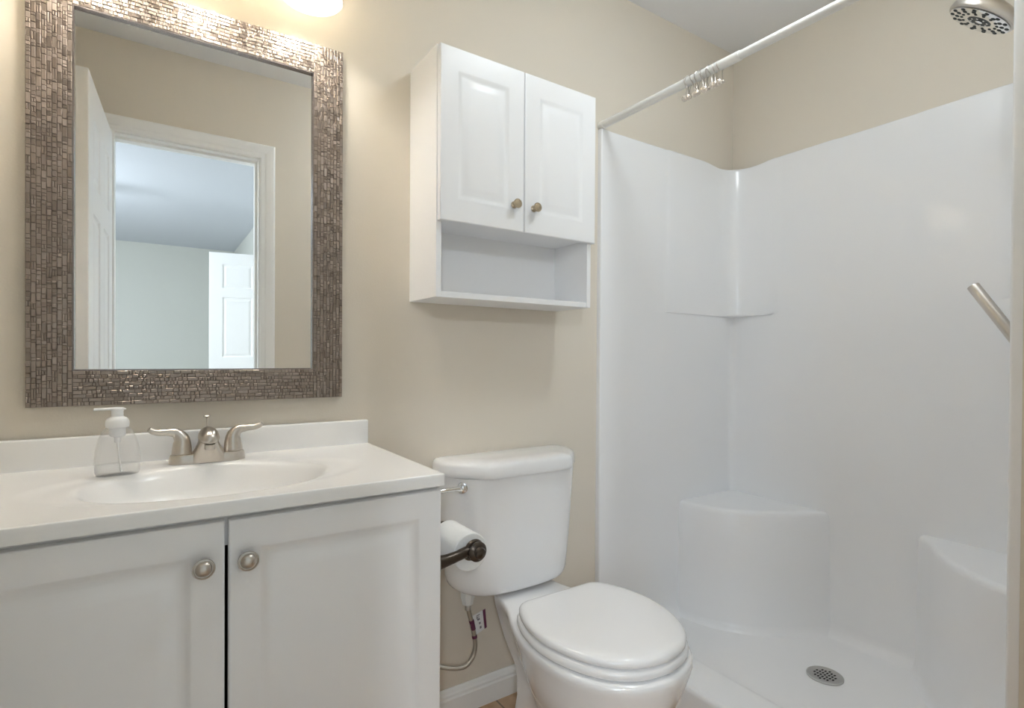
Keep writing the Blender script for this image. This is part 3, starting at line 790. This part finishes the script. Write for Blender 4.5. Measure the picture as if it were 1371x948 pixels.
# ================================================================== toilet
TX = 0.940
toi = thing('toilet', 'white two-piece toilet with closed round-front lid beside the shower', 'toilet', (TX, -0.4, 0))
WT = {
 'rim':  [(0, 0.104), (0.08, 0.109), (0.18, 0.126), (0.28, 0.153), (0.40, 0.179), (0.52, 0.191), (0.64, 0.191), (0.76, 0.178), (0.86, 0.150), (0.93, 0.113), (0.975, 0.069), (1, 0.0)],
 'mid':  [(0, 0.086), (0.08, 0.089), (0.18, 0.100), (0.28, 0.124), (0.40, 0.150), (0.52, 0.166), (0.64, 0.168), (0.76, 0.155), (0.86, 0.127), (0.93, 0.094), (0.975, 0.056), (1, 0.0)],
 'low':  [(0, 0.066), (0.08, 0.068), (0.18, 0.075), (0.28, 0.089), (0.40, 0.116), (0.52, 0.129), (0.64, 0.131), (0.76, 0.120), (0.86, 0.098), (0.93, 0.072), (0.975, 0.044), (1, 0.0)],
 'foot': [(0, 0.082), (0.08, 0.088), (0.18, 0.096), (0.28, 0.104), (0.40, 0.105), (0.52, 0.107), (0.64, 0.107), (0.76, 0.102), (0.86, 0.086), (0.93, 0.066), (0.975, 0.042), (1, 0.0)]}
ts = [0, .04, .08, .13, .18, .23, .28, .34, .40, .46, .52, .58, .64, .70, .76, .81, .86, .90, .93, .955, .975, .988, .996, 1]
def smoothtab(tab, x):
    # Catmull-Rom through the table
    for i in range(len(tab)-1):
        if x <= tab[i+1][0] + 1e-9:
            a = tab[max(i-1, 0)]; b = tab[i]; c = tab[i+1]; d = tab[min(i+2, len(tab)-1)]
            t = (x - b[0])/(c[0]-b[0])
            m1 = (c[1]-a[1])/(c[0]-a[0])*(c[0]-b[0]); m2 = (d[1]-b[1])/(d[0]-b[0])*(c[0]-b[0]) if i < len(tab)-2 else (c[1]-b[1])*1.6
            return max(0, (2*t**3-3*t*t+1)*b[1] + (t**3-2*t*t+t)*m1 + (-2*t**3+3*t*t)*c[1] + (t**3-t*t)*m2)
    return tab[-1][1]
def egg(yb_, yf, z, wtab, k=1.0, add=0.0):
    L = []
    for t_ in ts:
        w = smoothtab(wtab, t_)*k if t_ < 1 else 0
        if t_ < 1 and t_ > 0.9: w = max(w, 0.0)
        L.append((w + (add if w > 0.02 else 0), lerp(yb_, yf, t_)))
    pts = [(TX + w, y, z) for w, y in L] + [(TX - w, y, z) for w, y in L[-2::-1]]
    return pts
def mix(a, b, t): return [(x, lerp(va, vb, t)) for (x, va), (_, vb) in zip(WT[a], WT[b])]
secs = [(0.0, -0.165, -0.560, WT['foot'], 1.04), (0.012, -0.165, -0.560, WT['foot'], 1.03), (0.03, -0.170, -0.553, WT['foot'], 0.95), (0.07, -0.180, -0.540, WT['foot'], 0.82), (0.12, -0.185, -0.540, mix('foot', 'low', .35), 0.80),
        (0.17, -0.182, -0.566, mix('foot', 'low', .8), 0.86), (0.21, -0.176, -0.602, WT['low'], 0.98), (0.245, -0.166, -0.634, mix('low', 'mid', .35), 1.05), (0.28, -0.152, -0.660, mix('low', 'mid', .7), 1.06),
        (0.315, -0.139, -0.677, mix('mid', 'rim', .05), 1.04), (0.345, -0.130, -0.688, mix('mid', 'rim', .4), 1.02), (0.372, -0.126, -0.695, mix('mid', 'rim', .85), 1.0), (0.385, -0.125, -0.697, WT['rim'], 1.0), (0.394, -0.125, -0.696, WT['rim'], 0.995), (0.3985, -0.127, -0.692, WT['rim'], 0.975), (0.400, -0.130, -0.686, WT['rim'], 0.94)]
bm = NB(); loft(bm, [egg(yb_, yf, z, w, k) for z, yb_, yf, w, k in secs])
obj('bowl', bm, 'porcelain', toi, True, 60)
LID = [(0, 0.115), (0.012, 0.128), (0.03, 0.138), (0.07, 0.150), (0.14, 0.164), (0.24, 0.178), (0.34, 0.1855), (0.44, 0.188), (0.54, 0.184), (0.65, 0.173), (0.77, 0.153), (0.87, 0.124), (0.93, 0.095), (0.975, 0.058), (1, 0.0)]
ts2 = ts; ts = [0, .012, .03, .05, .07, .10, .09, .13, .17, .22, .28, .34, .40, .46, .52, .58, .64, .70, .76, .81, .86, .90, .93, .955, .975, .988, .996, 1]
def lidring(ins, z): return egg(-0.288 - ins, -0.683 + ins, z, LID, 1.0 - ins/0.186)
bm = NB()
loft(bm, [lidring(i, z) for z, i in ((0.4005, 0.010), (0.4025, 0.003), (0.408, -0.002), (0.416, -0.0015), (0.4225, 0.002), (0.4250, 0.008))])
st_ = obj('seat', bm, 'seatplastic', toi, True, 60)
bm = NB()
loft(bm, [lidring(i, z) for z, i in ((0.4258, 0.016), (0.4268, 0.008), (0.430, 0.003), (0.437, 0.0028), (0.4425, 0.005), (0.4465, 0.010), (0.4490, 0.018), (0.4505, 0.032))] +
     [[(TX + (x - TX)*q, -0.47 + (y + 0.47)*q, z) for x, y, _ in lidring(0.032, 0)] for q, z in ((0.85, 0.4511), (0.6, 0.4516), (0.3, 0.4518), (0.02, 0.4519))])
obj('lid', bm, 'seatplastic', toi, True, 60)
for s in (-1, 1):
    bm = NB(); lathe(bm, (TX + s*0.07 - 0.017, -0.279, 0.414), (1, 0, 0), [(0.005, 0), (0.0095, 0.002), (0.0095, 0.032), (0.005, 0.034)], 20)
    box(bm, TX + s*0.07 - 0.014, TX + s*0.07 + 0.014, -0.290, -0.264, 0.3985, 0.412, 0.003)
    obj('hinge', bm, 'seatplastic', toi)
TXC = 0.921
half = [(0.0, -0.190), (0.06, -0.1898), (0.118, -0.1890), (0.134, -0.1875), (0.1435, -0.1835), (0.1515, -0.1765), (0.177, -0.1510), (0.203, -0.127), (0.220, -0.103), (0.228, -0.080), (0.230, -0.055), (0.229, -0.030), (0.224, -0.017), (0.20, -0.013), (0.0, -0.013)]
half_soft = [(0.0, -0.188), (0.05, -0.1875), (0.10, -0.1845), (0.135, -0.179), (0.165, -0.169), (0.190, -0.152), (0.208, -0.131), (0.221, -0.105)] + half[9:]
def tankring(z, k, ins=0.0, half=half):
    """plan outline of the tank, scaled by k and grown outwards by ins"""
    cyc = -0.10
    pts = [(x, y) for x, y in half] + [(-x, y) for x, y in half[-2:0:-1]]
    out = []
    for i, (x, y) in enumerate(pts):
        a = pts[i-1]; b = pts[(i+1) % len(pts)]; tx, ty = b[0]-a[0], b[1]-a[1]; l = math.hypot(tx, ty)
        nx, ny = ty/l, -tx/l
        if nx*x + ny*(y - cyc) < 0: nx, ny = -nx, -ny
        if ins < 0: q = 1 + ins/0.23; qy = 1 + ins/0.10; out.append((TXC + x*k*q, cyc + (y - cyc)*lerp(1, k, 0.8)*qy, z)); continue
        out.append((TXC + x*k + nx*ins, cyc + (y - cyc)*lerp(1, k, 0.8) + ny*ins, z))
    return out
bm = NB()
tsec = [(0.411, 0.78, 0.035), (0.4118, 0.80, 0.018), (0.4145, 0.82, 0.008), (0.420, 0.838, 0.003), (0.429, 0.855, 0.001), (0.442, 0.872, 0), (0.50, 0.905, 0), (0.58, 0.938, 0), (0.66, 0.968, 0), (0.7535, 1.0, 0)]
loft(bm, [tankring(z, k, -i, half_soft) for z, k, i in tsec])
obj('tank', bm, 'porcelain', toi, True, 30)
bm = NB()
lsec = [(0.7545, 1.0, 0.006), (0.7555, 1.0, 0.0095), (0.760, 1.0, 0.0115), (0.772, 1.0, 0.0115), (0.785, 1.0, 0.0100), (0.792, 1.0, 0.0065), (0.7965, 1.0, 0.0), (0.7995, 1.0, -0.010), (0.8015, 1.0, -0.025), (0.8025, 1.0, -0.045)]
loft(bm, [[(x, min(y, -0.0015), z) for x, y, z in tankring(z, k, i)] for z, k, i in lsec])
obj('tank_lid', bm, 'porcelain', toi, True, 50)
# flush lever on the front left of the tank
LXp, LYp, LZp = TXC - 0.196, -0.136, 0.729
bm = NB()
nd = Vector((-0.62, -0.78, 0)).normalized()
lathe(bm, (LXp, LYp, LZp), nd, [(0.0165, -0.006), (0.0165, 0.003), (0.0145, 0.007), (0.0095, 0.009), (0.0090, 0.013), (0.0120, 0.016), (0.0115, 0.022), (0.006, 0.0255), (0, 0.026)], 24)
p = Vector((LXp, LYp, LZp)) + nd*0.016
tube(bm, [p + Vector((0.004, 0, 0)), p + Vector((-0.012, -0.003, 0.002)), p + Vector((-0.03, -0.004, 0.003)), p + Vector((-0.055, -0.004, 0.003)), p + Vector((-0.075, -0.004, 0.002))], [0.0095, 0.0080, 0.0060, 0.0068, 0.0055], 14, 6)
fl = obj('flush_lever', bm, 'chrome', toi); fl['label'] = 'chrome flush lever'

# supply hose with its paper tag
hose = thing('water_supply_hose', 'braided steel water hose with a paper tag below the toilet tank', 'hose', (0.77, -0.08, 0.2))
HX, HY = 0.772, -0.082
bm = NB(); tube(bm, [(HX, HY, 0.372), (HX+0.004, HY, 0.345), (HX+0.014, HY, 0.31), (HX+0.022, HY, 0.272), (HX+0.026, HY, 0.238), (HX+0.016, HY, 0.207), (HX-0.008, HY-0.002, 0.190), (HX-0.04, HY+0.005, 0.190), (HX-0.075, HY+0.02, 0.198), (HX-0.105, HY+0.045, 0.205), (HX-0.12, -0.002, 0.205)], 0.0068, 14, 8)
obj('hose', bm, 'braid', hose)
bm = NB(); lathe(bm, (HX-0.001, HY, 0.366), (0, 0, 1), [(0.011, 0.004), (0.0165, 0.005), (0.0185, 0.014), (0.0185, 0.023), (0.0215, 0.0235), (0.0215, 0.043)], 8)
n_ = obj('coupling_nut', bm, 'nut', hose, False); n_['label'] = 'white plastic coupling nut'
bm = NB(); lathe(bm, (HX, HY, 0.352), (0.1, 0, 1), [(0.0082, 0), (0.0086, 0.003), (0.0086, 0.016), (0.0075, 0.018)], 16); obj('ferrule', bm, 'steel', hose)
def sheet(bm, q, y, th=0.0006, off=0.0):
    a = [bm.verts.new((x, y + off, z)) for x, z in q]; b = [bm.verts.new((x, y + th + off, z)) for x, z in q]
    bm.faces.new(a); bm.faces.new(b[::-1])
    for i in range(len(q)): bm.faces.new((a[i], a[(i+1) % len(q)], b[(i+1) % len(q)], b[i]))
TQ = [(HX+0.0135, 0.331), (HX+0.058, 0.342), (HX+0.064, 0.285), (HX+0.024, 0.270)]
def tq(u, v):
    a = Vector(TQ[0]).lerp(Vector(TQ[1]), u); b = Vector(TQ[3]).lerp(Vector(TQ[2]), u); r = a.lerp(b, v); return (r.x, r.y)
bm = NB(); sheet(bm, TQ, HY-0.002); tg = obj('paper_tag', bm, 'tag', hose, False); tg['label'] = 'white paper tag with a purple edge'
bm = NB(); sheet(bm, [tq(.80, 0), tq(1, 0), tq(1, 1), tq(.80, 1)], HY-0.0026, 0.0004); obj('purple_band', bm, 'tagpurple', tg, False)
bm = NB(); tube(bm, [(HX+0.0115, HY, 0.320), (HX+0.0145, HY, 0.310)], 0.0077, 12, smooth=False); tube(bm, [(HX+0.0225, HY, 0.272), (HX+0.0237, HY, 0.263)], 0.0077, 12, smooth=False)
tube(bm, [(HX+0.0145, HY, 0.310), (HX+0.019, HY, 0.290)], 0.0073, 12, smooth=False)
obj('wrap_band', bm, 'tagpurple', tg)
bm = NB()
for (u0, u1, v0, v1) in ((.30, .55, .10, .14), (.28, .50, .20, .23), (.34, .52, .28, .38), (.42, .55, .50, .60), (.44, .58, .72, .84), (.30, .36, .16, .30)):
    sheet(bm, [tq(u0, v0), tq(u1, v0), tq(u1, v1), tq(u0, v1)], HY-0.0026, 0.0004)
for v0 in (.12, .22, .33, .45, .56, .68, .79): pass
obj('tag_print', bm, 'tagprint', tg, False)

# ================================================================== paper holder and roll
RX, RY0, RY1, RZ = 0.588, -0.425, -0.312, 0.672
ph = thing('toilet_paper_holder', 'dark bronze toilet paper holder on the side of the vanity cabinet', 'paper holder', (0.493, -0.37, RZ))
def bracket(y, sgn):
    bm = NB()
    lathe(bm, (VX1+0.0004, y, RZ-0.012), (1, 0, 0), [(0.024, 0), (0.0245, 0.003), (0.021, 0.006), (0.016, 0.008), (0.012, 0.012)], 28)
    tube(bm, [(VX1+0.006, y, RZ-0.012), (VX1+0.03, y, RZ-0.010), (VX1+0.055, y, RZ-0.006), (VX1+0.078, y, RZ-0.001), (RX+0.004, y, RZ)], [0.0155, 0.0125, 0.0112, 0.0115, 0.0125], 18, 6)
    d = (0, sgn, 0)
    lathe(bm, (RX, y - sgn*0.006, RZ), d, [(0.0154, 0.0000), (0.0211, 0.0021), (0.0237, 0.0074), (0.0211, 0.0126), (0.0166, 0.0142), (0.0166, 0.0163), (0.0211, 0.0189), (0.0218, 0.0231), (0.0179, 0.0273), (0.0122, 0.0294), (0.0134, 0.0326), (0.0109, 0.0378), (0.0038, 0.0410), (0.0000, 0.0415)], 28)
    return obj('bracket', bm, 'bronze', ph)
bracket(RY0-0.0150, -1); bracket(RY1+0.0150, 1)
bm = NB(); lathe(bm, (RX, RY0-0.012, RZ), (0, 1, 0), [(0.0075, 0), (0.0075, RY1-RY0+0.024)], 20); obj('spindle', bm, 'bronze', ph)
roll_ = thing('toilet_paper_roll', 'white toilet paper roll on the bronze holder beside the vanity', 'toilet paper', (RX, -0.37, RZ))
R_o, R_i = 0.042, 0.019
zc = RZ - (R_i - 0.0014 - 0.0075)
bm = NB(); lathe(bm, (RX, RY0, zc), (0, 1, 0), [(R_i, 0), (R_o-0.002, 0), (R_o, 0.0015), (R_o, RY1-RY0-0.0015), (R_o-0.002, RY1-RY0), (R_i, RY1-RY0), (R_i, 0)], 56, False, False)
obj('paper', bm, 'paper', roll_)
bm = NB(); lathe(bm, (RX, RY0+0.0005, zc), (0, 1, 0), [(R_i-0.0002, 0), (R_i-0.001, 0), (R_i-0.001, RY1-RY0-0.001), (R_i-0.0002, RY1-RY0-0.001)], 40, False, False)
cc = obj('core', bm, 'card', roll_); cc['label'] = 'cardboard core'

# ================================================================== curtain rod and hooks
RDX, RDZ, RDR = 1.356, 1.934, 0.0135
rod = thing('curtain_rod', 'white shower curtain rod across the top of the shower opening', 'curtain rod', (RDX, -0.58, RDZ))
bm = NB(); lathe(bm, (RDX, -0.003, RDZ), (0, -1, 0), [(RDR, 0), (RDR, 0.56)], 28, True, True)
lathe(bm, (RDX, -0.555, RDZ), (0, -1, 0), [(RDR-0.0018, 0), (RDR-0.0018, 0.6)], 28, True, True)
obj('rod', bm, 'rodpaint', rod)
for y, s in ((-0.0008, -1), (YE+0.0008, 1)):
    bm = NB(); lathe(bm, (RDX, y, RDZ), (0, s, 0), [(0.0158, 0), (0.0158, 0.004), (0.0155, 0.018), (0.0150, 0.022), (0.0130, 0.0225)], 28); obj('end_cap', bm, 'rodpaint', rod)
def hook(y, lean, swing, lab):
    h = thing('curtain_hook', lab, 'curtain hook', (RDX, y, RDZ), 'beaded curtain hooks bunched on the rod')
    a = RDR + 0.0016
    bm = NB(); loop = []
    for k in range(15):
        th = math.radians(-62 + 304*k/14 + 0)      # open at the bottom
        loop.append(Vector((a*1.04*math.cos(th), 0, a*1.04*math.sin(th))))
    front = [Vector((-0.0050, 0, -0.030)), Vector((-0.0085, 0.0, -0.046))]
    back = [Vector((0.0060, 0, -0.029)), Vector((0.0085, 0, -0.041))]
    pts = back[::-1] + loop + front
    pts = [Vector((RDX + v.x*math.cos(swing), y + lean*v.z*0.5 - lean*0.0 + v.x*math.sin(swing), RDZ + v.z)) for v in pts]
    tube(bm, pts, 0.0012, 8, 3)
    w = obj('wire', bm, 'nickeldark', h)
    bm = NB(); sphere(bm, pts[-1] + Vector((0, 0, -0.005)), 0.0088, 18, 12); obj('bead', bm, 'pearl', h)
    bm = NB(); sphere(bm, pts[0] + Vector((0, 0, -0.004)), 0.0054, 16, 10); obj('bead', bm, 'pearl', h)
ORD = ['nearest the mirror wall', 'second from the mirror wall', 'third from the mirror wall', 'fourth from the mirror wall', 'fifth from the mirror wall', 'sixth from the mirror wall', 'fifth from the open end', 'fourth from the open end', 'third from the open end', 'second from the open end', 'farthest from the mirror wall']
ys = [-0.380, -0.392, -0.405, -0.416, -0.425, -0.436, -0.446, -0.457, -0.468, -0.482, -0.500]
for k, y in enumerate(ys):
    hook(y, [0.5, -0.35, 0.55, 0.3, -0.3, 0.5, 0.35, -0.25, 0.45, 0.2, 0.1][k], [0.2, -0.3, 0.1, 0.35, -0.15, 0.25, -0.2, 0.3, 0.0, 0.2, -0.1][k],
         'small wire curtain hook with metal beads on the white rod, ' + ORD[k])

# ================================================================== shower head and valve lever
SHX = 1.755
hc = Vector((SHX, -0.972, 1.958)); hn = Vector((-0.10, 0.72, -1)).normalized()
shd = thing('shower_fixture', 'round brushed nickel shower head with dark nozzles at the top right', 'shower head', hc)
bm = NB()
lathe(bm, hc, -hn, [(0.0, -0.001), (0.035, -0.001), (0.070, 0.000), (0.0765, 0.0025), (0.0780, 0.006), (0.0770, 0.016), (0.072, 0.026), (0.056, 0.036), (0.032, 0.045), (0.019, 0.050), (0.016, 0.057), (0.016, 0.066), (0.012, 0.070)], 48)
obj('head_body', bm, 'nickel', shd)
bm = NB(); lathe(bm, hc, hn, [(0.0715, 0.0005), (0.071, 0.0022), (0.048, 0.0028), (0.0285, 0.0026), (0.028, 0.0015), (0.0, 0.0015)], 48)
fc = obj('face_plate', bm, 'chrome', shd); fc['label'] = 'chrome spray face'
hx_, hy_, _ = basis(hn)
def nub(bm, a, r, rad, h=0.003, base=0.0012):
    lathe(bm, hc + (hx_*math.cos(a) + hy_*math.sin(a))*r, hn, [(rad, base), (rad, base + h*0.6), (rad*0.6, base + h), (0, base + h)], 10)
bm = NB()
for k in range(14):
    a = 2*PI*k/14
    nub(bm, a, 0.0645, 0.0052); nub(bm, a + 0.06, 0.0530, 0.0058); nub(bm, a + 0.02, 0.0420, 0.0042)
lathe(bm, hc, hn, [(0.027, 0.0012), (0.027, 0.0024), (0.0, 0.0024)], 32)
nz = obj('nozzle', bm, 'dark', fc); nz['label'] = 'dark rubber nozzles'
bm = NB(); lathe(bm, hc, hn, [(0.008, 0.002), (0.0085, 0.0042), (0.004, 0.0052), (0, 0.0054)], 20)
for k in range(8):
    a = 2*PI*k/8; nub(bm, a, 0.0195, 0.0026, 0.003, 0.002)
obj('spray_hub', bm, 'chrome', fc)
bm = NB()
e = hc - hn*0.066
tube(bm, [e, e - hn*0.02, e + Vector((0, -0.03, 0.045)), Vector((SHX, -1.09, 2.098)), Vector((SHX, YE+0.002, 2.105))], 0.0105, 18, 8)
lathe(bm, (SHX, YE+0.0008, 2.105), (0, 1, 0), [(0.030, 0), (0.030, 0.003), (0.022, 0.009), (0.012, 0.012)], 28)
obj('shower_arm', bm, 'nickel', shd)

val = thing('shower_valve', 'brushed nickel shower valve lever jutting out beside the right shower edge', 'shower valve', (1.75, YE+T, 1.15))
bm = NB()
lathe(bm, (1.75, YE+T+0.0006, 1.13), (0, 1, 0), [(0.085, 0), (0.085, 0.003), (0.075, 0.009), (0.04, 0.014), (0.030, 0.016), (0.029, 0.05), (0.026, 0.062), (0.0, 0.064)], 48)
obj('escutcheon', bm, 'nickel', val)
bm = NB()
a = Vector((1.75, -1.078, 1.098)); b = Vector((1.75, -0.966, 1.284)); d = (b - a).normalized(); L = (b - a).length
lathe(bm, a, d, [(0.012, 0), (0.0135, 0.002), (0.0135, L-0.002), (0.0125, L)], 28)
lv = obj('lever', bm, 'nickel', val)
